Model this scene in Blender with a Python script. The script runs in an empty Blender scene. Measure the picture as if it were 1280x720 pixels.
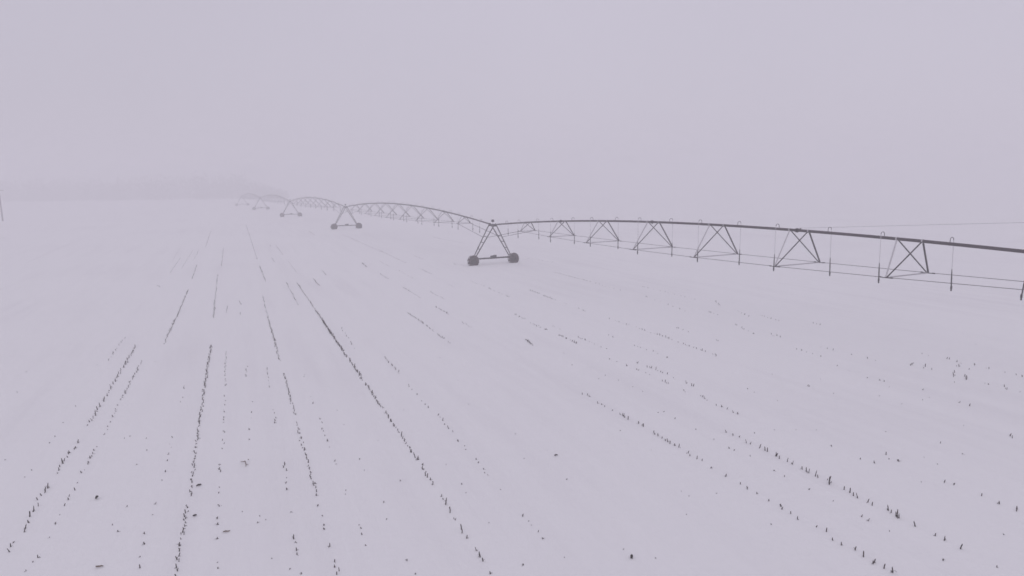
import bpy, math, random
from mathutils import Vector, Matrix
random.seed(7)
S = bpy.context.scene
COL = S.collection

# ------------------------------------------------------------------ camera model (photo is 1280 x 720)
FPX, PITCH, YAW, ROLL, CAM_H = 851.155, 0.153017, 0.379559, -0.010978, 8.0
_cy, _sy, _cp, _sp, _cr, _sr = math.cos(YAW), math.sin(YAW), math.cos(PITCH), math.sin(PITCH), math.cos(ROLL), math.sin(ROLL)
FWD = Vector((_sy * _cp, _cy * _cp, -_sp))
_r = Vector((_cy, -_sy, 0)); _u = Vector((_sy * _sp, _cy * _sp, _cp))
RIGHT = _r * _cr + _u * _sr
UP = _u * _cr - _r * _sr
EYE = Vector((0, 0, CAM_H))

# ground relief: a very gentle fall along the rows, plus broad low swells
KN = [(-400, 2.2), (-80, .62), (2.3, .31), (65.5, -.223), (128.6, -.048), (191.8, -.225), (255, -.259), (318, -.432),
      (430, -.9), (560, -1.5), (1400, -5.5), (3000, -13.)]
def _knot_slope(i):
    if i == 0 or i == len(KN) - 1: return 0.0 if i else (KN[1][1] - KN[0][1]) / (KN[1][0] - KN[0][0])
    return (KN[i + 1][1] - KN[i - 1][1]) / (KN[i + 1][0] - KN[i - 1][0])
def ground(x, y):
    z = None
    if y <= KN[0][0]: z = KN[0][1]
    for i in range(len(KN) - 1):
        if z is None and y <= KN[i + 1][0]:
            (a, za), (b, zb) = KN[i], KN[i + 1]
            h = b - a; t = (y - a) / h
            m0, m1 = _knot_slope(i), _knot_slope(i + 1)
            z = ((2 * t**3 - 3 * t**2 + 1) * za + (t**3 - 2 * t**2 + t) * h * m0 + (-2 * t**3 + 3 * t**2) * zb + (t**3 - t**2) * h * m1)
    if z is None: z = KN[-1][1]
    return z

def ground_at(px, py):
    """the point of the snow field seen at a pixel of the 1280 x 720 photograph"""
    d = FWD + RIGHT * ((px - 640) / FPX) - UP * ((py - 360) / FPX)
    z = 0.0
    for _ in range(12):
        t = (z - CAM_H) / d.z
        p = EYE + d * t
        z = z * .4 + ground(p.x, p.y) * .6
    return Vector((p.x, p.y, ground(p.x, p.y)))

# ------------------------------------------------------------------ materials
def material(name, base, rough=.7, metal=0.0, vary=.0, scale=8.0, second=None, bump=0.0, bscale=20.0, random_obj=0.0, spec=.5):
    m = bpy.data.materials.new(name); m.use_nodes = True
    nt = m.node_tree; N = nt.nodes; L = nt.links
    b = N['Principled BSDF']
    b.inputs['Base Color'].default_value = (*base, 1)
    b.inputs['Roughness'].default_value = rough
    b.inputs['Metallic'].default_value = metal
    b.inputs['Specular IOR Level'].default_value = spec
    tc = N.new('ShaderNodeTexCoord')
    if second or vary:
        nz = N.new('ShaderNodeTexNoise'); nz.inputs['Scale'].default_value = scale; nz.inputs['Detail'].default_value = 6
        L.new(tc.outputs['Object'], nz.inputs['Vector'])
        rp = N.new('ShaderNodeValToRGB')
        s2 = second or tuple(c * (1 - vary) for c in base)
        rp.color_ramp.elements[0].color = (*s2, 1); rp.color_ramp.elements[0].position = .35
        rp.color_ramp.elements[1].color = (*base, 1); rp.color_ramp.elements[1].position = .65
        L.new(nz.outputs['Fac'], rp.inputs['Fac'])
        out = rp.outputs['Color']
        if random_obj:
            oi = N.new('ShaderNodeObjectInfo'); mr = N.new('ShaderNodeMapRange')
            mr.inputs['To Min'].default_value = 1 - random_obj; mr.inputs['To Max'].default_value = 1 + random_obj
            L.new(oi.outputs['Random'], mr.inputs['Value'])
            mx = N.new('ShaderNodeMix'); mx.data_type = 'RGBA'; mx.blend_type = 'MULTIPLY'; mx.inputs['Factor'].default_value = 1
            L.new(out, mx.inputs['A']); L.new(mr.outputs['Result'], mx.inputs['B']); out = mx.outputs['Result']
        L.new(out, b.inputs['Base Color'])
    if bump:
        n2 = N.new('ShaderNodeTexNoise'); n2.inputs['Scale'].default_value = bscale; n2.inputs['Detail'].default_value = 4
        L.new(tc.outputs['Object'], n2.inputs['Vector'])
        bp = N.new('ShaderNodeBump'); bp.inputs['Strength'].default_value = bump; bp.inputs['Distance'].default_value = .05
        L.new(n2.outputs['Fac'], bp.inputs['Height']); L.new(bp.outputs['Normal'], b.inputs['Normal'])
    return m

def snow_material():
    m = bpy.data.materials.new('snow'); m.use_nodes = True
    nt = m.node_tree; N = nt.nodes; L = nt.links; b = N['Principled BSDF']
    b.inputs['Base Color'].default_value = (.825, .822, .83, 1); b.inputs['Roughness'].default_value = .8
    b.inputs['Specular IOR Level'].default_value = .15
    tc = N.new('ShaderNodeTexCoord')
    mp = N.new('ShaderNodeMapping'); mp.inputs['Scale'].default_value = (1, .12, 1); mp.inputs['Rotation'].default_value = (0, 0, .15)
    L.new(tc.outputs['Object'], mp.inputs['Vector'])
    n1 = N.new('ShaderNodeTexNoise'); n1.inputs['Scale'].default_value = .55; n1.inputs['Detail'].default_value = 5
    L.new(mp.outputs['Vector'], n1.inputs['Vector'])
    n2 = N.new('ShaderNodeTexNoise'); n2.inputs['Scale'].default_value = 2.2; n2.inputs['Detail'].default_value = 4
    L.new(tc.outputs['Object'], n2.inputs['Vector'])
    b1 = N.new('ShaderNodeBump'); b1.inputs['Strength'].default_value = .8; b1.inputs['Distance'].default_value = .2
    b2 = N.new('ShaderNodeBump'); b2.inputs['Strength'].default_value = .5; b2.inputs['Distance'].default_value = .05
    # thin snow over the furrows: a little of the soil tints it in long streaks along the rows
    mp3 = N.new('ShaderNodeMapping'); mp3.inputs['Scale'].default_value = (.9, .045, 1); L.new(tc.outputs['Object'], mp3.inputs['Vector'])
    n3 = N.new('ShaderNodeTexNoise'); n3.inputs['Scale'].default_value = 1.0; n3.inputs['Detail'].default_value = 6; n3.inputs['Roughness'].default_value = .6
    L.new(mp3.outputs['Vector'], n3.inputs['Vector'])
    n4 = N.new('ShaderNodeTexNoise'); n4.inputs['Scale'].default_value = .05; n4.inputs['Detail'].default_value = 3; L.new(tc.outputs['Object'], n4.inputs['Vector'])
    mm = N.new('ShaderNodeMath'); mm.operation = 'MULTIPLY'; L.new(n3.outputs['Fac'], mm.inputs[0]); L.new(n4.outputs['Fac'], mm.inputs[1])
    r3 = N.new('ShaderNodeValToRGB'); r3.color_ramp.elements[0].position = .24; r3.color_ramp.elements[1].position = .44
    r3.color_ramp.elements[0].color = (.85, .85, .86, 1); r3.color_ramp.elements[1].color = (.80, .795, .81, 1)
    L.new(mm.outputs['Value'], r3.inputs['Fac']); L.new(r3.outputs['Color'], b.inputs['Base Color'])
    L.new(n1.outputs['Fac'], b1.inputs['Height']); L.new(n2.outputs['Fac'], b2.inputs['Height'])
    L.new(b1.outputs['Normal'], b2.inputs['Normal']); L.new(b2.outputs['Normal'], b.inputs['Normal'])
    return m

M = {
    'snow': snow_material(),
    'galv': material('weathered_galvanised_steel', (.068, .050, .060), .5, .2, scale=3, second=(.042, .031, .037)),
    'steel': material('dark_angle_steel', (.036, .026, .031), .55, .15, scale=5, second=(.02, .015, .018)),
    'frost': material('frosted_steel', (.55, .54, .56), .75, 0, scale=14, second=(.44, .43, .45), bump=.3, bscale=60),
    'palepipe': material('pale_drop_pipe', (.60, .59, .61), .6, 0, scale=6, second=(.52, .51, .53)),
    'hose': material('black_hose', (.022, .02, .022), .6, 0, scale=20, second=(.03, .03, .03)),
    'weight': material('drop_weight', (.012, .011, .012), .5),
    'rubber': material('muddy_rubber', (.058, .024, .028), .85, 0, scale=5, second=(.020, .012, .014), bump=.4, bscale=30),
    'rim': material('rusty_rim', (.05, .030, .03), .6, .2, scale=9, second=(.03, .02, .021)),
    'box': material('dark_enclosure', (.03, .027, .03), .5, 0, vary=.3),
    'stalk': material('weathered_stalk', (.062, .044, .040), .9, 0, scale=25, second=(.03, .022, .022), random_obj=.45),
    'husk': material('wet_husk', (.035, .026, .022), .9, 0, scale=30, second=(.015, .012, .012)),
    'leaf': material('dry_leaf', (.26, .21, .17), .9, 0, scale=20, second=(.12, .09, .075)),
    'wood': material('weathered_pole_wood', (.12, .10, .09), .9, 0, scale=6, second=(.075, .065, .06)),
    'ceramic': material('insulator_ceramic', (.30, .29, .28), .3, 0, vary=.2),
    'bark': material('bare_branches', (.10, .052, .062), .95, 0, scale=.6, second=(.065, .035, .043)),
}

# ------------------------------------------------------------------ mesh helpers
class MB:
    def __init__(s): s.v = []; s.f = []; s.m = []; s.sm = []
    def add(s, vs, fs, mi=0, smooth=False):
        o = len(s.v); s.v += [tuple(x) for x in vs]
        for f in fs: s.f.append(tuple(i + o for i in f)); s.m.append(mi); s.sm.append(smooth)
    def tube(s, pts, r, n=8, mi=0, caps=True, ref=None):
        pts = [Vector(p) for p in pts]; k = len(pts)
        rs = list(r) if isinstance(r, (list, tuple)) else [r] * k
        vs = []; prev = None
        for i, p in enumerate(pts):
            t = (pts[min(i + 1, k - 1)] - pts[max(i - 1, 0)]).normalized()
            if prev is None:
                a = Vector((0, 0, 1)) if abs(t.z) < .9 else Vector((1, 0, 0))
                x = t.cross(a).normalized()
            else:
                x = (prev - t * prev.dot(t)).normalized()
            prev = x; y = t.cross(x)
            for j in range(n):
                a = 2 * math.pi * j / n
                vs.append(p + (x * math.cos(a) + y * math.sin(a)) * rs[i])
        fs = [(i * n + j, i * n + (j + 1) % n, (i + 1) * n + (j + 1) % n, (i + 1) * n + j) for i in range(k - 1) for j in range(n)]
        s.add(vs, fs, mi, True)
        if caps:
            o = len(s.v) - len(vs)
            s.f.append(tuple(o + j for j in reversed(range(n)))); s.m.append(mi); s.sm.append(False)
            s.f.append(tuple(o + (k - 1) * n + j for j in range(n))); s.m.append(mi); s.sm.append(False)
    def plate(s, a, b, wdir, w, t, mi=0):
        """flat bar from a to b, width w along wdir, thickness t"""
        a, b = Vector(a), Vector(b); d = (b - a).normalized()
        x = (Vector(wdir) - d * Vector(wdir).dot(d)).normalized() * (w / 2); y = d.cross(x).normalized() * (t / 2)
        vs = [a - x - y, a + x - y, a + x + y, a - x + y, b - x - y, b + x - y, b + x + y, b - x + y]
        s.add(vs, [(3, 2, 1, 0), (4, 5, 6, 7), (0, 1, 5, 4), (1, 2, 6, 5), (2, 3, 7, 6), (3, 0, 4, 7)], mi)
    def angle(s, a, b, d1, w=.06, t=.008, mi=0, mi2=None):
        """rolled angle iron: two flanges meeting at the heel"""
        a, b = Vector(a), Vector(b); d = (b - a).normalized()
        x = (Vector(d1) - d * Vector(d1).dot(d)).normalized(); y = d.cross(x).normalized()
        s.plate(a + x * w / 2, b + x * w / 2, x, w, t, mi)
        s.plate(a + y * (w / 2 + t / 2 + .001), b + y * (w / 2 + t / 2 + .001), y, w, t, mi if mi2 is None else mi2)
    def box(s, c, sz, mi=0):
        c = Vector(c); s.plate(c - Vector((sz[0] / 2, 0, 0)), c + Vector((sz[0] / 2, 0, 0)), (0, 1, 0), sz[1], sz[2], mi)
    def bevel_box(s, c, sz, r, mi=0):
        c = Vector(c); hx, hy, hz = (q / 2 for q in sz); vs = []
        for z, k in ((-hz, r), (-hz + r, 0), (hz - r, 0), (hz, r)):
            x, y = hx - k, hy - k
            vs += [c + Vector(q) for q in ((-x + r, -y, z), (x - r, -y, z), (x, -y + r, z), (x, y - r, z), (x - r, y, z), (-x + r, y, z), (-x, y - r, z), (-x, -y + r, z))]
        fs = [(i * 8 + j, i * 8 + (j + 1) % 8, i * 8 + 8 + (j + 1) % 8, i * 8 + 8 + j) for i in range(3) for j in range(8)]
        s.add(vs, fs + [tuple(reversed(range(8))), tuple(range(24, 32))], mi)
    def mesh(s, name, mats):
        me = bpy.data.meshes.new(name); me.from_pydata(s.v, [], s.f)
        for m in mats: me.materials.append(m)
        me.polygons.foreach_set('material_index', s.m); me.polygons.foreach_set('use_smooth', s.sm)
        me.update(); return me
    def build(s, name, mats, parent=None):
        o = bpy.data.objects.new(name, s.mesh(name, mats if isinstance(mats, list) else [mats])); COL.objects.link(o)
        o.parent = parent; return o

def tag(o, label=None, cat=None, group=None, kind=None):
    for k, v in (('label', label), ('category', cat), ('group', group), ('kind', kind)):
        if v: o[k] = v
    return o
def empty(name, loc=(0, 0, 0)):
    o = bpy.data.objects.new(name, None); COL.objects.link(o); o.location = loc; o.empty_display_size = .3; return o
def kids(o): return [c for c in COL.objects if c.parent == o]
def copy_tree(o, parent=None):
    c = o.copy(); COL.objects.link(c)
    if parent: c.parent = parent
    for ch in [q for q in list(COL.objects) if q.parent == o]: copy_tree(ch, c)
    return c

# ------------------------------------------------------------------ snow field
def axis(lo, hi, fine_lo, fine_hi, step):
    a = []; v = fine_lo
    while v <= fine_hi: a.append(v); v += step
    k = step; v = fine_hi
    while v < hi: k *= 1.25; v = min(hi, v + k); a.append(v)
    k = step; v = fine_lo
    while v > lo: k *= 1.25; v = max(lo, v - k); a.insert(0, v)
    return a
g = MB(); XS = axis(-1250, 1250, -60, 90, 3.0); YS = axis(-350, 1500, -10, 330, 2.5)
g.add([(x, y, ground(x, y)) for y in YS for x in XS],
      [(j * len(XS) + i, j * len(XS) + i + 1, (j + 1) * len(XS) + i + 1, (j + 1) * len(XS) + i) for j in range(len(YS) - 1) for i in range(len(XS) - 1)], 0, True)
tag(g.build('snow_field_ground', M['snow']), kind='structure')

# ------------------------------------------------------------------ the irrigation machine
HP, WB = 4.012, 4.586
TW = [Vector(q) for q in ((29.937, 2.333, .310), (24.066, 65.487, -.223), (18.451, 128.650, -.048), (13.095, 191.805, -.225),
                          (7.555, 254.963, -.259), (1.942, 318.110, -.432))]
SPAN = 63.4
STN = [7.5 + 6.05 * k for k in range(9)]
PIPE_R = .074

def wheel(parent, x, y):
    """big lugged drive wheel, axle along local X, sunk a little into the snow"""
    R, Wd, zc = .56, .30, .44
    w = empty('wheel'); w.parent = parent; w.location = (x, y, zc)
    t = MB()
    prof = [(.30, -.11), (.36, -.14), (.46, -.155), (.53, -.14), (.56, -.08), (.565, 0), (.56, .08), (.53, .14), (.46, .155), (.36, .14), (.30, .11)]
    n = 40
    vs = [(px, r * math.cos(a), r * math.sin(a)) for a in (2 * math.pi * i / n for i in range(n)) for (r, px) in prof]
    k = len(prof)
    t.add(vs, [(i * k + j, i * k + j + 1, ((i + 1) % n) * k + j + 1, ((i + 1) % n) * k + j) for i in range(n) for j in range(k - 1)], 0, True)
    for i in range(20):
        for sd in (-1, 1):
            a0 = 2 * math.pi * (i + (.5 if sd > 0 else 0)) / 20
            def q(px, r, a): return Vector((px, r * math.cos(a), r * math.sin(a)))
            a1 = a0 + .22
            P0, P1 = q(.0, .575, a0), q(sd * .15, .555, a1)
            fz = 1 if (1.9 < a0 < 3.7 and (i + (sd > 0)) % 2 == 0) else 0
            t.plate(P0, P1, q(0, 1, (a0 + a1) / 2), .11, .05, fz)
            t.plate(q(sd * .151, .57, a1), q(sd * .158, .49, a1), q(0, 1, a1 + math.pi / 2), .055, .03, 0)
    t.build('tyre', [M['rubber'], M['frost']], w)
    r = MB()
    prof = [(.305, -.11), (.285, -.09), (.27, -.03), (.10, .02), (.09, .06), (.0, .065)]
    for mir in (1,):
        vs = [(px, q * math.cos(a), q * math.sin(a)) for a in (2 * math.pi * i / 28 for i in range(28)) for (q, px) in prof]
        k = len(prof)
        r.add(vs, [(i * k + j, ((i + 1) % 28) * k + j, ((i + 1) % 28) * k + j + 1, i * k + j + 1) for i in range(28) for j in range(k - 1)], 0, True)
    for i in range(8):
        a = 2 * math.pi * i / 8
        r.tube([(.02, .14 * math.cos(a), .14 * math.sin(a)), (.055, .14 * math.cos(a), .14 * math.sin(a))], .014, 6)
    r.tube([(-.11, 0, 0), (.075, 0, 0)], .075, 14)
    r.build('rim', M['rim'], w)
    c = MB(); n = 16; vs = []
    for i in range(n + 1):
        a = math.pi / 2 + (i / n - .5) * 1.15; e = math.sin(math.pi * i / n)
        for px in (-.13, -.07, 0, .07, .13):
            h = .602 + .035 * e * (1 - (px / .16) ** 2) + random.uniform(-.006, .006)
            if e < .05: h = .58
            vs.append((px, h * math.cos(a), h * math.sin(a)))
    c.add(vs, [(i * 5 + j, i * 5 + j + 1, i * 5 + j + 6, i * 5 + j + 5) for i in range(n) for j in range(4)], 0, True)
    c.build('snow_cap', M['snow'], w)
    return w

def make_tower(mast=False):
    """local X along the pipe, local Y along the wheel track, origin on the snow below the pipe joint"""
    T = empty('drive_tower')
    h = WB / 2; bz = .60
    b = MB(); b.tube([(-.17, -h + .02, bz), (-.17, h - .02, bz)], .085, 12)
    b.plate((-.17, -h + .02, bz + .1), (-.17, -h + .5, bz + .1), (1, 0, 0), .22, .02)
    b.plate((-.17, h - .5, bz + .1), (-.17, h - .02, bz + .1), (1, 0, 0), .22, .02)
    b.build('base_beam', M['steel'], T)
    s = MB(); s.tube([(-.02, -h + .3, bz - .02), (-.02, h - .3, bz - .02)], .02, 8); s.build('drive_shaft', M['steel'], T)
    m = MB(); m.bevel_box((-.10, -.05, bz + .16), (.24, .34, .20), .03); m.tube([(-.10, .1, bz + .2), (-.10, .42, bz + .2)], .11, 14)
    m.build('drive_motor', M['box'], T)
    for sy in (-1, 1):
        wheel(T, .12, sy * h)
        gb = MB(); gb.bevel_box((-.09, sy * h, .50), (.20, .26, .26), .03); gb.tube([(-.02, sy * h, .47), (.10, sy * h, .47)], .07, 12)
        gb.build('gearbox', M['steel'], T)
        tops = []
        for sx in (-1, 1):
            top = Vector((sx * .47, sy * .16, HP - .06)); foot = Vector((-.17 + sx * .09, sy * (h - .22), bz + .09))
            l = MB(); l.angle(foot, top, (sx, 0, 0), .10, .012); l.build('leg', M['steel'], T); tops.append((foot, top))
        for q in (.28, .48, .66):
            r = MB(); a = tops[0][0].lerp(tops[0][1], q); c = tops[1][0].lerp(tops[1][1], q)
            r.angle(a, c, (0, 0, 1), .05, .008); r.build('leg_brace', M['steel'], T)
    f = MB()
    for sy in (-1, 1): f.plate((-.62, sy * .16, HP - .02), (.62, sy * .16, HP - .02), (0, 0, 1), .10, .015)
    for sx in (-.5, .5): f.plate((sx, -.2, HP - .09), (sx, .2, HP - .09), (0, 0, 1), .10, .015)
    f.build('top_frame', M['steel'], T)
    j = MB(); j.tube([(-.62, 0, HP + .01), (-.3, 0, HP + .01), (-.25, 0, HP), (.3, 0, HP), (.35, 0, HP + .01), (.62, 0, HP + .01)], [.075, .075, .10, .10, .075, .075], 14)
    j.build('pipe_joint', M['steel'], T)
    c = MB(); c.bevel_box((.05, 0, HP + .42), (.20, .26, .24), .03, 0); c.tube([(.05, 0, HP), (.05, 0, HP + .31)], .025, 8, 1)
    c.build('control_box', [M['box'], M['frost']], T)
    if mast:
        k = MB(); k.tube([(-.3, 0, HP), (-.3, 0, HP + 3.0)], .05, 10); k.build('mast', M['steel'], T)
    return T

def arc(s, rise): return 4 * rise * (s / SPAN) * (1 - s / SPAN)
DEPTH = 1.87
def node(s, sy):
    t = 4 * (s / SPAN) * (1 - s / SPAN)
    return t

def make_span(rise, cable=False):
    """local X runs from one tower's joint to the next one's, local -Y is the uphill side of the truss"""
    P = empty('pipe_span')
    lo, hi = .62, SPAN - .62
    m = MB(); pts = [(lo + (hi - lo) * i / 80, 0, arc(lo + (hi - lo) * i / 80, rise)) for i in range(81)]
    m.tube(pts, PIPE_R, 14)
    for s0 in STN:
        for ds in (-.6, .6):
            z = arc(s0 + ds, rise); m.tube([(s0 + ds - .03, 0, z), (s0 + ds + .03, 0, z)], PIPE_R * 1.22, 14, 1)
    m.build('main_pipe', [M['galv'], M['frost']], P)
    for s0 in (lo + .06, STN[1] - .12, STN[3] - .12, STN[5] - .12, STN[7] - .12, hi - .06):
        f = MB(); z = arc(s0, rise)
        for dx in (-.03, .03): f.tube([(s0 + dx - .012, 0, z), (s0 + dx + .012, 0, z)], .115, 16)
        for i in range(6):
            a = i * math.pi / 3; f.tube([(s0 - .07, .09 * math.cos(a), z + .09 * math.sin(a)), (s0 + .07, .09 * math.cos(a), z + .09 * math.sin(a))], .012, 6)
        f.build('pipe_flange', M['steel'], P)
    nodes = {-1: [], 1: []}
    for s0 in STN:
        t = 4 * (s0 / SPAN) * (1 - s0 / SPAN); zb = arc(s0, rise) - DEPTH * t; hw = .05 + 1.72 * t
        for sy in (-1, 1):
            nd = Vector((s0, sy * hw, zb)); nodes[sy].append(nd)
            for ds in (-.6, .6):
                st = MB(); tp = Vector((s0 + ds, sy * .05, arc(s0 + ds, rise) - .02))
                frosted = (sy < 0 and ds < 0)
                st.angle(nd + Vector((.04 if ds > 0 else -.04, 0, 0)), tp, (1, 0, 0) if frosted else (0, sy, 1),   .075 if frosted else (.05 if sy * ds > 0 else .032), .008)
                st.build('truss_strut', M['frost'] if frosted else M['steel'], P)
            pl = MB(); pl.plate(nd + Vector((-.30, 0, -.01)), nd + Vector((.30, 0, -.01)), (0, 1, 0), .07, .03)
            pl.tube([nd + Vector((-.34, 0, 0)), nd + Vector((-.22, 0, 0))], .028, 8); pl.tube([nd + Vector((.22, 0, 0)), nd + Vector((.34, 0, 0))], .028, 8)
            pl.build('rod_coupler', M['weight'] if sy > 0 else M['steel'], P)
        cb = MB(); cb.angle(Vector((s0, -hw, zb + .02)), Vector((s0, hw, zb + .02)), (1, 0, 0), .05, .008); cb.build('cross_bar', M['frost'], P)
    for sy in (-1, 1):
        r = MB(); r.tube(nodes[sy], .0125, 6)
        r.tube([(.30, sy * .92, -1.25), nodes[sy][0]], .021, 6); r.tube([nodes[sy][-1], (SPAN - .30, sy * .92, -1.25)], .021, 6); r.build('truss_rod', M['steel'], P)
    for k in range(1, 21):
        s0 = 3.04 * k + random.uniform(-.05, .05); sd = -1 if k % 2 == 0 else 1; zp = arc(s0, rise)
        bot = -.82 + random.uniform(-.06, .06) - .12 * math.sin(math.pi * s0 / SPAN)
        lean = random.uniform(-.05, .05)
        if cable and k == 16: s0 += .14; lean = -.12
        of = sd * .25
        pts = [(s0, 0, zp + .03), (s0, 0, zp + .16)]
        for i in range(1, 9):
            a = math.pi * i / 9; pts.append((s0, of * .5 * (1 - math.cos(a)), zp + .16 + .12 * math.sin(a)))
        pts += [(s0, of, zp + .16)]
        d = MB(); d.tube(pts, .0135, 7, 1); mid = Vector((s0 + lean * .4, of * 1.02, bot + min(.85, (zp - bot) * .55)))
        d.tube([(s0, of, zp + .17), mid], .0125, 7, 0, False)
        dr = d.build('sprinkler_drop', [M['palepipe'], M['steel']], P)
        h = MB(); end = Vector((s0 + lean, of * 1.05, bot)); hm = mid.lerp(end, .4)
        h.tube([mid + Vector((0, 0, .01)), hm, end], [.016, .027, .026], 8); h.build('hose', M['hose'], dr)
        w = MB(); w.tube([end + Vector((0, 0, .16)), end + Vector((0, 0, .12)), end, end - Vector((0, 0, .04))], [.02, .038, .038, .015], 10)
        w.tube([end - Vector((0, 0, .03)), end - Vector((0, 0, .09))], .03, 10)
        w.build('weighted_nozzle', M['weight'], dr)
    if cable:
        z0 = arc(STN[5], rise) + .12
        A, B = Vector((STN[5] + .0, 0, z0)), Vector((SPAN - .3, 0, 2.98)); c = MB()
        c.tube([A.lerp(B, i / 20) - Vector((0, 0, -.02 * 4 * (i / 20) * (1 - i / 20))) for i in range(21)], .0048, 6); c.build('stay_cable', M['steel'], P)
        c = MB(); c.plate(A - Vector((.05, 0, .12)), A + Vector((.12, 0, .0)), (0, 0, 1), .06, .012); c.build('cable_clamp', M['steel'], P)
    return P

def frame(o, p, q):
    """place o at p with its local X towards q"""
    x = (q - p).normalized(); y = Vector((0, 0, 1)).cross(x).normalized(); z = x.cross(y)
    o.matrix_world = Matrix(((x.x, y.x, z.x, p.x), (x.y, y.y, z.y, p.y), (x.z, y.z, z.z, p.z), (0, 0, 0, 1)))

TLAB = ['steel drive tower with a cable mast at the outer end of the long clear span',
        'large dark drive tower with lugged tyres where the two clearest pipe spans meet',
        'smaller greyish drive tower, second along the machine, half faded by fog',
        'pale drive tower, third along the machine, legs thin and faded in fog',
        'faint drive tower with only its wheels and beam showing, fourth along the machine',
        'barely visible smudge of a drive tower, deepest in the fog']
t1 = make_tower()
towers = []
for k in range(6):
    o = make_tower(True) if k == 0 else (t1 if k == 1 else copy_tree(t1))
    p = TW[k].copy(); p.z = ground(p.x, p.y)
    o.location = p
    ax = .10
    o.rotation_euler = (0, 0, ax - math.pi / 2)
    tag(o, TLAB[k], 'irrigation tower', 'drive towers of the irrigation machine')
    towers.append(o)
SLAB = ['long arched pipe span with clear trusses and dark hanging hoses over open snow',
        'arched pipe span with crossing trusses between the large dark tower and the smaller greyish one',
        'pale arched pipe span behind the half faded second tower',
        'ghostly low arch of pipe beyond the third tower',
        'nearly invisible pipe span between the two faintest towers']
sp1 = make_span(1.348)
for k in range(5):
    o = make_span(1.286, True) if k == 0 else (sp1 if k == 1 else copy_tree(sp1))
    frame(o, TW[k + 1] + Vector((0, 0, HP)), TW[k] + Vector((0, 0, HP)))
    tag(o, SLAB[k], 'irrigation pipe', 'pipe spans of the irrigation machine')

# ------------------------------------------------------------------ corn stubble poking through the snow
def stalk_mesh(i):
    rd = random.Random(100 + i); m = MB()
    lean = Vector((rd.uniform(-.18, .18), rd.uniform(-.18, .18), 0)); r = rd.uniform(.0105, .016); hh = 1.0
    pts = []; rs = []
    for k in range(6):
        t = k / 5; pts.append(Vector((0, 0, -.25)).lerp(Vector((0, 0, hh)), t) * .17 + lean * .17 * t * t)
        rs.append(r * (1.08 - .25 * t) * (1.18 if k in (2, 4) else 1))
    m.tube(pts, rs, 7)
    top = pts[-1]
    for _ in range(rd.randint(1, 3)):
        a = rd.uniform(0, 6.28); q = top + Vector((math.cos(a), math.sin(a), 0)) * r * .6
        m.tube([q - Vector((0, 0, .01)), q + Vector((rd.uniform(-.01, .01), rd.uniform(-.01, .01), rd.uniform(.015, .04)))], [r * .4, r * .12], 4)
    for _ in range((0, 1, 0, 2, 1)[i % 5]):
        a = rd.uniform(0, 6.28); d = Vector((math.cos(a), math.sin(a), 0)); z0 = rd.uniform(.02, .07)
        p0 = Vector((0, 0, z0)); p1 = p0 + d * .04 + Vector((0, 0, .045)); p2 = p0 + d * rd.uniform(.045, .09) + Vector((0, 0, rd.uniform(-.03, .05)))
        m.plate(p0, p1, d.cross(Vector((0, 0, 1))), .014, .003); m.plate(p1 - Vector((0, 0, .0)), p2, d.cross(Vector((0, 0, 1))), .010, .003)
    if i % 3 == 0:
        q = Vector((rd.uniform(-.05, .05), rd.uniform(-.05, .05), 0))
        m.tube([q + Vector((0, 0, -.04)), q + lean * .05 + Vector((0, 0, rd.uniform(.05, .10)))], [r * .8, r * .6], 6)
    return m
VAR = [stalk_mesh(i) for i in range(10)]
VMESH = [v.mesh('corn_stalk', [M['stalk']]) for v in VAR]

# rows read off the photograph: (x1, y1, x2, y2, share of stalks standing, size)
def z2(ox, oy, k, lst): return [(ox + a / k, oy + b / k, ox + c / k, oy + d / k, p, s) for a, b, c, d, p, s in lst]
ROWS = {}
A = z2(0, 400, 2.25, [(380, 75, 348, 132, .8, .8), (348, 132, 290, 230, .42, .8), (285, 238, 246, 300, .5, .9), (225, 335, 205, 370, .5, .9), (195, 372, 160, 432, .7, 1.0),
    (142, 466, 105, 510, .7, 1.15), (105, 520, 65, 600, .7, 1.1), (42, 622, 26, 656, .7, 1.0), (350, 50, 300, 120, .28, .6)])
ROWS['A'] = ('dark stalk in the clumpy row on the utility pole\'s side of the field', A)
ROWS['B'] = ('small stalk in the thin dotted row beside the clumpy row on the utility pole\'s side',
    z2(0, 400, 2.25, [(400, 115, 345, 215, .75, .55), (345, 215, 288, 330, .3, .5), (275, 353, 230, 435, .5, .6), (216, 458, 190, 510, .45, .7), (190, 510, 135, 615, .33, .55), (112, 656, 72, 718, .5, .65),
                      (490, 0, 462, 65, .4, .6)]))
ROWS['E'] = ('ragged stalk in the dense, nearly straight row crowded with leaf scraps',
    z2(0, 400, 2.25, [(595, 70, 575, 190, .95, .75), (575, 190, 546, 395, 1.0, .75), (546, 395, 533, 500, 1.0, .85), (527, 522, 512, 620, 1.0, .95), (507, 625, 495, 720, .95, .95)]))
ROWS['F'] = ('tiny stalk in the sparse dotted row next to the dense, nearly straight row',
    z2(0, 400, 2.25, [(636, 90, 632, 190, .4, .5), (632, 215, 627, 370, .3, .5), (618, 400, 618, 430, .7, .6), (619, 460, 612, 620, .3, .55), (610, 680, 608, 712, .5, .55),
                      (697, 128, 690, 165, .3, .5), (710, 215, 700, 345, .14, .5), (520, 178, 508, 238, .18, .5), (488, 320, 455, 462, .24, .5), (448, 490, 430, 552, .22, .5), (410, 598, 393, 705, .28, .6)]))
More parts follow.
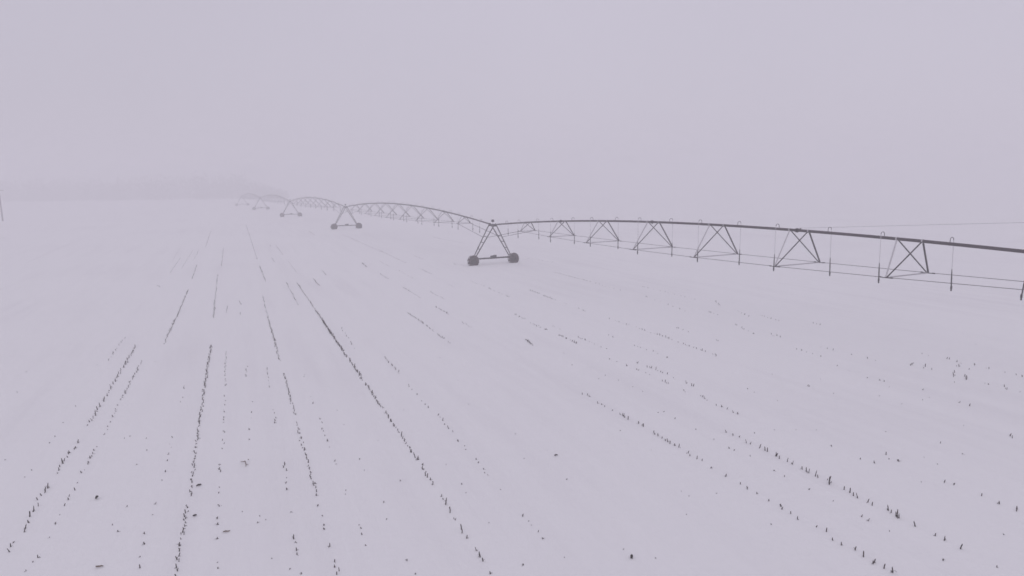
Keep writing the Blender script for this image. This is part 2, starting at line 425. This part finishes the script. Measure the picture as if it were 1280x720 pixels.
ROWS['H'] = ('stalk in the long thin row running between the two densest rows',
    z2(320, 400, 2.25, [(35, 0, 68, 118, .55, .6), (78, 150, 110, 270, .75, .6), (114, 288, 150, 420, .7, .75), (150, 425, 172, 497, .75, .85), (178, 520, 197, 600, .35, .7), (208, 625, 210, 640, .6, .7), (217, 674, 233, 720, .7, .8)])
    + z2(160, 260, 4, [(672, 435, 700, 550, .5, .55), (700, 550, 745, 700, .55, .6)]))
ROWS['I'] = ('short stalk in a broken dotted line between the long thin row and the thickest row',
    z2(320, 400, 2.25, [(28, 130, 38, 190, .3, .5), (47, 245, 57, 300, .3, .6), (78, 393, 90, 482, .5, .65), (108, 612, 115, 668, .6, .8), (128, 712, 130, 720, .8, .8),
                        (135, 153, 137, 160, .6, .5), (155, 212, 163, 242, .4, .5), (178, 273, 205, 358, .3, .55), (215, 390, 228, 410, .5, .6), (254, 478, 257, 494, .6, .6), (286, 572, 302, 608, .6, .7), (306, 634, 309, 642, .8, .7),
                        (359, 500, 372, 575, .2, .7)]))
ROWS['K'] = ('ragged stalk in the thickest row of stubble crossing the middle of the field',
    z2(320, 400, 2.25, [(185, 0, 255, 105, 1.0, .75), (262, 112, 300, 170, 1.0, .9), (308, 180, 355, 248, 1.0, 1.0), (362, 258, 412, 335, .85, .95), (418, 340, 458, 400, .85, 1.1), (465, 405, 470, 425, .7, 1.0),
                        (478, 428, 482, 446, .8, 1.1), (494, 448, 498, 468, .9, 1.1), (518, 490, 566, 572, .6, 1.15), (578, 585, 596, 618, .75, 1.2), (615, 645, 642, 685, .6, 1.1), (646, 695, 664, 720, .5, .9)])
    + z2(160, 260, 4, [(845, 375, 940, 515, .8, .6), (940, 515, 1080, 720, 1.0, .7)]))
ROWS['L'] = ('thin stalk in the faint broken row alongside the thickest row',
    z2(320, 400, 2.25, [(238, 20, 278, 82, .25, .5), (360, 105, 405, 152, .5, .65), (425, 178, 487, 248, .3, .6), (511, 262, 552, 320, .5, .8), (563, 332, 592, 367, .45, .6), (613, 387, 660, 448, .4, .5), (574, 460, 610, 507, .3, .5)])
    + z2(640, 400, 2.25, [(20, 535, 48, 570, .35, .5), (50, 572, 98, 622, .4, .6), (26, 683, 42, 706, .5, .5)]))
ROWS['N'] = ('upright stalk in the outer of the two widely spaced slanting rows',
    z2(640, 400, 2.25, [(204, 210, 216, 216, .9, .7), (240, 233, 262, 244, .6, .6), (280, 255, 284, 257, .9, .6), (304, 264, 330, 282, .85, 1.0), (352, 288, 371, 302, .8, .9), (396, 315, 412, 328, .7, 1.0), (420, 332, 472, 362, .6, .9),
                        (488, 372, 535, 397, .55, .65), (546, 405, 562, 417, .5, .6), (583, 428, 704, 498, .38, .6)])
    + z2(960, 400, 2.25, [(0, 508, 6, 513, .8, .7), (32, 520, 45, 538, .8, .9), (58, 543, 106, 572, .35, .7), (132, 584, 136, 588, .9, .7), (160, 597, 164, 603, .9, 1.1), (178, 615, 218, 640, .6, .9), (238, 645, 272, 672, .6, .95), (291, 676, 294, 690, .8, .9), (325, 697, 375, 722, .55, 1.1)]))
ROWS['P'] = ('upright stalk in the inner of the two widely spaced slanting rows, towards the machine',
    z2(640, 400, 2.25, [(600, 317, 645, 333, .45, .7), (655, 345, 682, 353, .6, .9), (694, 358, 720, 372, .8, 1.0), (606, 357, 632, 371, .4, .6)])
    + z2(960, 400, 2.25, [(16, 381, 36, 392, .9, 1.0), (48, 397, 78, 410, .7, .95), (90, 418, 144, 446, .7, 1.1), (172, 452, 177, 468, .8, 1.3), (200, 470, 305, 528, .5, 1.05), (341, 535, 346, 545, .9, 1.2), (356, 548, 371, 560, 1.6, 1.3),
                          (409, 572, 413, 582, .8, 1.1), (446, 594, 478, 610, .4, 1.0), (492, 617, 541, 643, .5, 1.0)]))
ROWS['U'] = ('stalk in a short broken row near the field side below the hanging hoses',
    z2(960, 400, 2.25, [(488, 450, 494, 457, .9, .9), (516, 460, 546, 474, .4, .6), (570, 478, 607, 498, .4, .7), (640, 510, 662, 524, .9, 1.0), (690, 528, 707, 543, 1.2, 1.2), (670, 316, 690, 338, .4, .8),
                        (0, 414, 70, 452, .3, .5), (108, 470, 122, 480, .4, .5), (264, 550, 298, 575, .5, .7), (342, 597, 362, 604, .5, .7), (240, 380, 262, 392, .4, .6), (332, 378, 340, 392, .8, 1.0), (360, 392, 368, 404, .7, .8), (298, 402, 308, 408, .7, .9),
                        (432, 454, 436, 458, 1, .7), (178, 354, 184, 358, 1, .6), (545, 376, 550, 380, 1, .6), (482, 345, 488, 350, .8, .5)]))
ROWS['Q'] = (None, z2(640, 400, 2.25, [(275, 110, 340, 135, .3, .5), (345, 118, 362, 124, .7, .6), (340, 135, 392, 156, .4, .5), (378, 130, 428, 150, .7, .75), (434, 152, 456, 164, .4, .5), (420, 170, 445, 182, .8, .7), (478, 196, 496, 206, .7, .6),
    (488, 178, 518, 190, .6, .8), (527, 212, 552, 228, .9, .95), (570, 236, 645, 270, .5, .7), (50, 10, 102, 30, .4, .5), (128, 42, 186, 68, .4, .5), (185, 48, 266, 83, .38, .5), (34, 53, 62, 74, .5, .6),
    (325, 12, 400, 40, .3, .6), (400, 38, 452, 56, .7, .7), (465, 62, 550, 92, .55, .65), (568, 96, 574, 102, .9, .7), (270, 42, 292, 52, .4, .5), (333, 68, 382, 86, .4, .5), (395, 88, 447, 112, .35, .5), (460, 22, 495, 34, .35, .5), (570, 55, 580, 60, .6, .5), (620, 10, 680, 40, .2, .5), (638, 183, 690, 208, .25, .5)])
    + z2(960, 400, 2.25, [(418, 90, 465, 106, .28, .5), (490, 104, 545, 124, .4, .6), (515, 125, 570, 140, .5, .65), (575, 127, 640, 142, .4, .55), (662, 146, 720, 161, .45, .6), (402, 130, 410, 120, .8, .8), (440, 136, 444, 128, .8, .7), (460, 138, 480, 146, .4, .5), (522, 148, 524, 160, .8, .8), (524, 174, 530, 178, .8, .6), (553, 158, 558, 170, .7, .8),
        (605, 176, 624, 184, .7, .6), (666, 188, 670, 198, .8, .7), (700, 200, 715, 204, .5, .6), (530, 230, 575, 245, .45, .6), (75, 80, 157, 106, .35, .5), (190, 128, 246, 150, .2, .5), (265, 160, 348, 178, .35, .55), (338, 188, 358, 194, .5, .5), (120, 8, 155, 16, .5, .6), (0, 42, 48, 51, .4, .5), (133, 72, 190, 87, .35, .5), (225, 95, 320, 118, .2, .5), (105, 180, 122, 194, .5, .5), (430, 190, 460, 225, .2, .5)])
    + z2(700, 320, 4.237, [(0, 95, 160, 137, .3, .5), (160, 137, 320, 182, .25, .5), (415, 158, 590, 200, .25, .5), (590, 200, 740, 238, .25, .5), (440, 210, 690, 302, .2, .5), (770, 293, 842, 314, .4, .5), (820, 238, 852, 268, .5, .5), (935, 288, 1000, 322, .4, .5), (1050, 310, 1162, 346, .4, .5), (610, 378, 682, 402, .4, .5), (915, 357, 1022, 412, .35, .5), (1115, 413, 1192, 435, .4, .5), (260, 333, 362, 367, .4, .5)])
    + z2(420, 290, 4, [(30, 15, 210, 88, .25, .45), (210, 88, 350, 156, .5, .5), (485, 25, 525, 36, .6, .6), (525, 36, 650, 58, .35, .5), (130, 155, 155, 176, .6, .6), (215, 145, 272, 176, .35, .5), (390, 120, 432, 136, .5, .55), (420, 185, 482, 213, .55, .6), (220, 210, 262, 236, .6, .6), (333, 276, 422, 330, .5, .6), (470, 300, 548, 340, .4, .6), (310, 190, 400, 240, .2, .5), (498, 376, 562, 412, .6, .65),
        (356, 404, 400, 432, .9, .6), (400, 432, 490, 498, .5, .6), (510, 514, 540, 536, .9, .6), (545, 540, 582, 566, .25, .5), (630, 452, 680, 480, .5, .6), (590, 158, 652, 172, .4, .6), (640, 235, 742, 272, .25, .5), (762, 280, 770, 288, .8, .6), (782, 292, 872, 327, .35, .6), (968, 292, 1020, 310, .9, .8), (1035, 318, 1100, 342, .9, .75), (1140, 354, 1152, 360, .6, .5), (1214, 384, 1250, 398, .5, .6),
        (888, 411, 948, 437, .5, .6), (975, 455, 1012, 470, .6, .65), (1048, 484, 1060, 492, .9, .6), (1070, 465, 1118, 487, .35, .5), (1110, 513, 1165, 538, .5, .6), (1165, 538, 1210, 563, .6, .6), (1213, 529, 1256, 546, .5, .6), (943, 536, 988, 567, .6, .7), (940, 130, 1085, 152, .25, .5), (1080, 198, 1200, 232, .45, .55), (1200, 230, 1275, 250, .35, .5), (585, 160, 600, 164, .8, .7), (550, 260, 590, 275, .3, .5)])
    + z2(160, 260, 4, [(590, 85, 645, 255, .5, .5), (657, 288, 688, 368, .7, .55), (738, 185, 775, 234, .55, .5), (790, 370, 852, 487, .55, .55), (924, 353, 957, 390, .8, .6), (968, 311, 992, 337, .6, .55), (478, 198, 467, 290, .5, .5), (448, 335, 436, 460, .6, .5), (434, 460, 427, 548, .7, .6), (415, 115, 388, 195, .45, .5), (345, 285, 320, 355, .7, .55), (302, 408, 290, 435, 1, .6), (288, 440, 255, 520, .7, .6), (255, 520, 205, 630, .9, .65), (200, 640, 180, 682, .35, .6),
        (262, 250, 210, 325, .4, .5), (355, 210, 326, 262, .3, .5), (325, 210, 268, 302, .25, .5), (800, 262, 850, 332, .25, .5), (710, 185, 714, 195, .5, .5), (718, 248, 734, 272, .5, .5), (558, 466, 564, 484, .7, .6), (497, 486, 493, 524, .4, .5), (558, 526, 564, 534, .7, .5), (1168, 276, 1196, 297, .7, .6), (903, 116, 937, 137, .6, .5), (1090, 140, 1280, 226, .3, .5), (140, 385, 165, 400, .4, .5), (255, 205, 225, 260, .2, .5)])
    + [(0, 288, 62, 276, .22, .45), (0, 298, 85, 281, .18, .45), (95, 290, 122, 283, .2, .45), (128, 272, 190, 259, .15, .45), (30, 330, 130, 287, .12, .45), (10, 305, 90, 290, .1, .45)])
# single specks standing away from the rows
SPECK = [(248, 545, .6), (183, 548, .6), (155.6, 548, .6), (162, 545.5, .5), (183.5, 563, .7), (171, 581, .5), (158.5, 633.5, .7), (148, 664.5, .8), (140.5, 656.5, .6), (21.5, 490.5, .8), (33.5, 465, .6), (94.5, 508, .6), (79, 528.5, .5), (68.5, 546, .8), (62, 554, .7), (6.5, 575, .6), (40, 588, .7), (31.5, 596.5, .5),
    (121, 456, .4), (193.5, 452, .4), (226, 434, .4), (708, 599.5, .8), (695, 570, .8), (500.5, 601.3, .9), (422, 513, .4), (430, 531, .5), (450, 574, .6), (455, 588, .5), (472, 551, .5), (508.6, 701, 1.0), (519, 718, .8), (789, 697, 1.1), (557.5, 581, .6), (611.5, 653.5, .5), (626, 612, .5), (632, 433, .4), (459, 424, .4), (405, 431, .4), (550, 447.5, .4), (586, 505.5, .4), (572, 475.5, .4), (505, 512.5, .4),
    (748.5, 473.5, .6), (756.5, 469.5, .7), (773, 475.5, .6), (790.5, 483.5, .7), (803, 489.5, .5), (822.5, 516, .7), (829.5, 515, .7), (843.5, 523.5, .9), (870, 537, .7), (892.5, 549.5, .6), (775.5, 538.5, .5), (814, 562.5, .4), (895.5, 617, .5), (851.5, 614, .4), (861, 620.5, .5), (857.5, 643.5, .5), (820, 698, .5), (779.5, 686.5, .5), (705, 697, .4), (644.5, 542.5, .5), (655, 573.5, .4), (715, 456.5, .7), (705, 441.5, .5),
    (938, 570.5, .8), (943, 541.5, .7), (968, 537.5, .5), (994.5, 537.5, .4), (1020, 537.5, .4), (1107, 539.5, .5), (1155, 571.5, .4), (1172.5, 580.5, .6), (1041, 626.5, .5), (964, 656, .6), (1178.5, 700.5, .8), (1246, 709, .7), (1255, 668.5, .5), (1220, 430.5, .5), (1042, 492, .6), (1099, 495, .5), (1153, 500, .5), (965, 468, .5), (972, 501, .4), (1127, 505, .4), (1205, 532, .4), (1026, 474, .4),
    (303, 640, .5), (325, 645.5, .6), (332, 650, .4), (322.5, 653.5, .7), (364.5, 640, .5), (362, 711.5, .5), (340, 698, .4), (311, 537, .5)]

cand = []
rnd = random.Random(5)
for key, (lab, segs) in ROWS.items():
    for x1, y1, x2, y2, p, sz in segs:
        a, b = ground_at(x1, y1), ground_at(x2, y2); ln = (b - a).length
        far = (a.length + b.length) / 2
        n = max(1, int(round(ln / .155 * p * (1.15 if far < 45 else .95) * (1.3 if key in 'NP' else 1))))
        ph = rnd.random() * 6.28
        for i in range(n):
            t = (i + .5 + rnd.uniform(-.48, .48)) / n
            t += .012 * math.sin(t * 21 + ph) * min(1, ln / 6)
            q = a.lerp(b, min(1, max(0, t))) + Vector((rnd.gauss(0, .022), rnd.gauss(0, .022), 0))
            q.z = ground(q.x, q.y)
            h = (.62 if key in 'NP' else .54 if far < 26 else .74) * sz * rnd.choice((.7, .8, .9, 1.0, 1.05, 1.15) if key in 'NP' else (.45, .6, .8, .95, 1.05, 1.3)) * rnd.uniform(.8, 1.2)
            cand.append((h / (q - EYE).length, q, h, key))
for x, y, sz in SPECK:
    q = ground_at(x, y); cand.append((sz / (q - EYE).length, q, sz * .36, 'X'))
LAB = {k: v[0] for k, v in ROWS.items()}
LAB['X'] = 'single stalk standing alone on bare snow away from every stubble row'
LAB['Q'] = 'stalk in one of the thin far rows of stubble beneath the machine'
cand.sort(key=lambda c: -c[0])
N_IND = 290
for _, q, h, key in cand[:N_IND]:
    o = bpy.data.objects.new('corn_stalk', rnd.choice(VMESH)); COL.objects.link(o)
    o.location = q - Vector((0, 0, .01)); o.rotation_euler = (rnd.gauss(0, .10), rnd.gauss(0, .10), rnd.uniform(0, 6.28)); o.scale = (.5 + .42 * h, .5 + .42 * h, h)
    tag(o, LAB[key], 'corn stalk', 'stubble stalks poking through the snow')
st = MB()
for _, q, h, key in cand[N_IND:]:
    v = rnd.choice(VAR); m = Matrix.Translation(q - Vector((0, 0, .01))) @ Matrix.Rotation(rnd.uniform(0, 6.28), 4, 'Z') @ Matrix.Diagonal((.62 + .36 * h, .62 + .36 * h, h, 1))
    st.add([m @ Vector(p) for p in v.v], v.f, 0, False)
so = st.build('corn_stubble', M['stalk']); tag(so, 'thin broken rows of smaller stubble stalks spread over the far snow', 'stubble', kind='stuff')

# ------------------------------------------------------------------ fallen scraps lying on the snow
def scrap(px, py, ln, w, ang, label, name='corn_husk', cat='corn husk', mat='husk', segs=5, curl=.3, h=.03):
    q = ground_at(px, py); rd = random.Random(int(px * 7 + py)); m = MB()
    pts = []
    for i in range(segs + 1):
        t = i / segs - .5; pts.append(Vector((t * ln, curl * ln * (t * t - .1) + rd.uniform(-.01, .01), h * (.6 + .5 * math.cos(t * 3)) + rd.uniform(0, .012))))
    m.tube(pts, [w * (.35 + .65 * math.cos((i / segs - .5) * 2.4)) for i in range(segs + 1)], 8)
    o = m.build(name, M[mat]); o.location = q; o.rotation_euler = (0, 0, ang)
    return tag(o, label, cat, 'fallen corn scraps on the snow')
scrap(248.5, 607.5, .13, .024, .4, 'dark oval husk lying just off the dense straight row, upper of two', curl=.1)
scrap(243.5, 645.5, .085, .022, .3, 'dark round husk lying just off the dense straight row, lower of two', curl=.1)
scrap(124, 709.5, .15, .018, -.3, 'greyish frayed husk lying flat at the bottom edge of the field', mat='leaf', curl=.8)
scrap(283, 665.5, .15, .016, -.2, 'pale flat husk lying beside the sparse dotted row', mat='leaf', curl=.7)
scrap(789.5, 697.5, .09, .028, .7, 'squat dark husk alone on empty snow at the bottom', curl=.2, h=.04)
scrap(695, 570, .11, .016, .0, 'small dark husk alone on empty snow in mid field', curl=.2)
scrap(121, 624, .11, .03, 1.3, 'thick dark husk heap in the clumpy row on the pole\'s side', curl=.2, h=.06)
# a bent leaf with two prongs
def bent_leaf(px, py, label):
    q = ground_at(px, py); m = MB(); k = .20
    def w(*a): return [Vector((x * k, y * k * 2.2, z)) for x, y, z in a]
    m.tube(w((-1.0, .35, .02), (-.55, .22, .03), (-.2, .15, .06), (.1, -.12, .08), (.35, -.32, .05), (.5, -.55, .03)), [.006, .010, .016, .015, .012, .005], 7)
    m.tube(w((.3, -.28, .05), (.65, -.30, .03)), [.010, .005], 6)
    m.tube(w((-.1, .55, .04), (.12, .42, .05)), [.012, .008], 6)
    o = m.build('corn_leaf', M['leaf']); o.location = q; o.rotation_euler = (0, 0, -YAW)
    tag(o, label, 'corn leaf', 'fallen corn scraps on the snow')
bent_leaf(307, 580, 'dry bent leaf with forked end lying between two sparse rows')

# ------------------------------------------------------------------ utility pole at the field's edge
pq = ground_at(3.4, 276.3)
up_ = empty('utility_pole', pq)
m = MB(); m.tube([(0, 0, -.3), (0, 0, 4.5), (0, 0, 8.6)], [.17, .145, .115], 14); m.build('pole', M['wood'], up_)
m = MB(); m.plate((-1.2, 0, 7.75), (1.2, 0, 7.75), (0, 0, 1), .09, .08); m.build('crossarm', M['wood'], up_).location = (0, .16, 0)
for x in (-1.05, -.45, .45, 1.05):
    m = MB(); m.tube([(x, .16, 7.80), (x, .16, 7.88), (x, .16, 7.93), (x, .16, 7.98)], [.02, .05, .05, .03], 10); m.build('insulator', M['ceramic'], up_)
up_.rotation_euler = (0, 0, -.6)
tag(up_, 'grey wooden utility pole standing alone at the snowy field edge', 'utility pole')

# ------------------------------------------------------------------ far windbreak, lost in the fog
tm = MB(); rt = random.Random(21)
for i in range(260):
    px = -75 + 425 * (i + rt.random()) / 260
    D = 535 + 140 * rt.random() ** 1.3 + .5 * max(0, 200 - px)
    X = (px - 295) / FPX * D
    base = Vector((X, D, ground(X, D))); H = rt.uniform(15, 24) * (.9 + .1 * math.sin(px * .03))
    if px > 300: H *= max(.22, 1 - (px - 300) / 70)
    if px < 90: H *= max(.5, (px + 150) / 240)
    tm.tube([base - Vector((0, 0, .5)), base + Vector((rt.uniform(-.4, .4), 0, H * .5)), base + Vector((rt.uniform(-.8, .8), 0, H * .9))], [.3, .2, .05], 5)
    for b in range(120):
        z = H * rt.betavariate(1.1, 1.9); sp = H * .36 * (1 - .75 * z / H) + .3
        a = rt.uniform(0, 6.28); r = sp * math.sqrt(rt.random())
        c = base + Vector((r * math.cos(a), r * math.sin(a), z))
        d = Vector((rt.gauss(0, 1), rt.gauss(0, 1), rt.gauss(.6, .8))).normalized(); e = d.orthogonal().normalized() * rt.uniform(.15, .4); L = rt.uniform(.8, 2.2)
        tm.add([c - e, c + e, c + d * L + e * .3, c + d * L - e * .3], [(0, 1, 2, 3)])
tag(tm.build('far_windbreak', M['bark']), 'faint bare tree belt showing as a grey smear in the fog', 'tree belt', kind='stuff')

# ------------------------------------------------------------------ fog
def closed_box(name, lo, hi, mat):
    m = MB(); (a, b, c), (d, e, f) = lo, hi
    m.add([(a, b, c), (d, b, c), (d, e, c), (a, e, c), (a, b, f), (d, b, f), (d, e, f), (a, e, f)],
          [(3, 2, 1, 0), (4, 5, 6, 7), (0, 1, 5, 4), (1, 2, 6, 5), (2, 3, 7, 6), (3, 0, 4, 7)])
    return m.build(name, mat)
hm = bpy.data.materials.new('fog_air'); hm.use_nodes = True; nt = hm.node_tree
nt.nodes.remove(nt.nodes['Principled BSDF'])
pv = nt.nodes.new('ShaderNodeVolumePrincipled'); pv.inputs['Color'].default_value = (.945, .94, .955, 1); pv.inputs['Density'].default_value = .0052
pv.inputs['Anisotropy'].default_value = 0
nt.links.new(pv.outputs['Volume'], nt.nodes['Material Output'].inputs['Volume'])
tag(closed_box('haze', (-1300, -400, -16), (1300, 1560, 23), hm), kind='stuff')

# ------------------------------------------------------------------ overcast daylight
W = bpy.data.worlds.new('World'); S.world = W; W.use_nodes = True; nt = W.node_tree; N = nt.nodes; L = nt.links
SUN_EL, SUN_AZ = math.radians(38), math.radians(215)
sky = N.new('ShaderNodeTexSky'); sky.sky_type = 'NISHITA'; sky.sun_disc = False
sky.sun_elevation = SUN_EL; sky.sun_rotation = SUN_AZ; sky.dust_density = 4; sky.air_density = 1.5
b1 = N['Background']; b1.inputs['Strength'].default_value = .08; L.new(sky.outputs['Color'], b1.inputs['Color'])
b2 = N.new('ShaderNodeBackground'); b2.inputs['Color'].default_value = (.584, .546, .643, 1)
tcw = N.new('ShaderNodeTexCoord'); nw = N.new('ShaderNodeTexNoise'); nw.inputs['Scale'].default_value = 1.3; nw.inputs['Detail'].default_value = 3
L.new(tcw.outputs['Generated'], nw.inputs['Vector'])
cw = N.new('ShaderNodeValToRGB'); cw.color_ramp.elements[0].position = .3; cw.color_ramp.elements[1].position = .7
cw.color_ramp.elements[0].color = (.562, .531, .625, 1); cw.color_ramp.elements[1].color = (.601, .567, .668, 1)
L.new(nw.outputs['Fac'], cw.inputs['Fac']); 
dp = N.new('ShaderNodeVectorMath'); dp.operation = 'DOT_PRODUCT'; dp.inputs[1].default_value = (_cy, -_sy, 0); L.new(tcw.outputs['Generated'], dp.inputs[0])
mr = N.new('ShaderNodeMapRange'); mr.inputs['From Min'].default_value = -.7; mr.inputs['From Max'].default_value = .2; mr.inputs['To Min'].default_value = .945; mr.inputs['To Max'].default_value = 1.01
L.new(dp.outputs['Value'], mr.inputs['Value'])
mw = N.new('ShaderNodeMix'); mw.data_type = 'RGBA'; mw.blend_type = 'MULTIPLY'; mw.inputs['Factor'].default_value = 1
L.new(cw.outputs['Color'], mw.inputs['A']); L.new(mr.outputs['Result'], mw.inputs['B']); L.new(mw.outputs['Result'], b2.inputs['Color']); b2.inputs['Strength'].default_value = 1.0
mx = N.new('ShaderNodeMixShader'); mx.inputs['Fac'].default_value = .95
L.new(b1.outputs['Background'], mx.inputs[1]); L.new(b2.outputs['Background'], mx.inputs[2]); L.new(mx.outputs['Shader'], N['World Output'].inputs['Surface'])
sl = bpy.data.lights.new('overcast_sun', 'SUN'); sl.energy = .5; sl.angle = math.radians(60); sl.color = (1, .95, .95)
so_ = bpy.data.objects.new('overcast_sun', sl); COL.objects.link(so_)
sd = Vector((math.sin(SUN_AZ) * math.cos(SUN_EL), math.cos(SUN_AZ) * math.cos(SUN_EL), math.sin(SUN_EL)))
so_.rotation_euler = (-sd).to_track_quat('-Z', 'Y').to_euler(); so_.location = (0, 0, 60)

# ------------------------------------------------------------------ camera and render
cd = bpy.data.cameras.new('camera'); cam = bpy.data.objects.new('camera', cd); COL.objects.link(cam); S.camera = cam
cd.sensor_width = 36; cd.sensor_fit = 'HORIZONTAL'; cd.lens = FPX / 1280 * 36; cd.clip_end = 6000; cd.clip_start = .1
B = -FWD
cam.matrix_world = Matrix(((RIGHT.x, UP.x, B.x, EYE.x), (RIGHT.y, UP.y, B.y, EYE.y), (RIGHT.z, UP.z, B.z, EYE.z), (0, 0, 0, 1)))
S.view_settings.view_transform = 'Standard'; S.view_settings.look = 'None'; S.view_settings.exposure = 0; S.view_settings.gamma = 1
S.view_settings.use_curve_mapping = False
S.cycles.volume_bounces = 3; S.cycles.max_bounces = 8; S.cycles.diffuse_bounces = 4
S.cycles.use_denoising = True
S.cycles.filter_width = 1.6
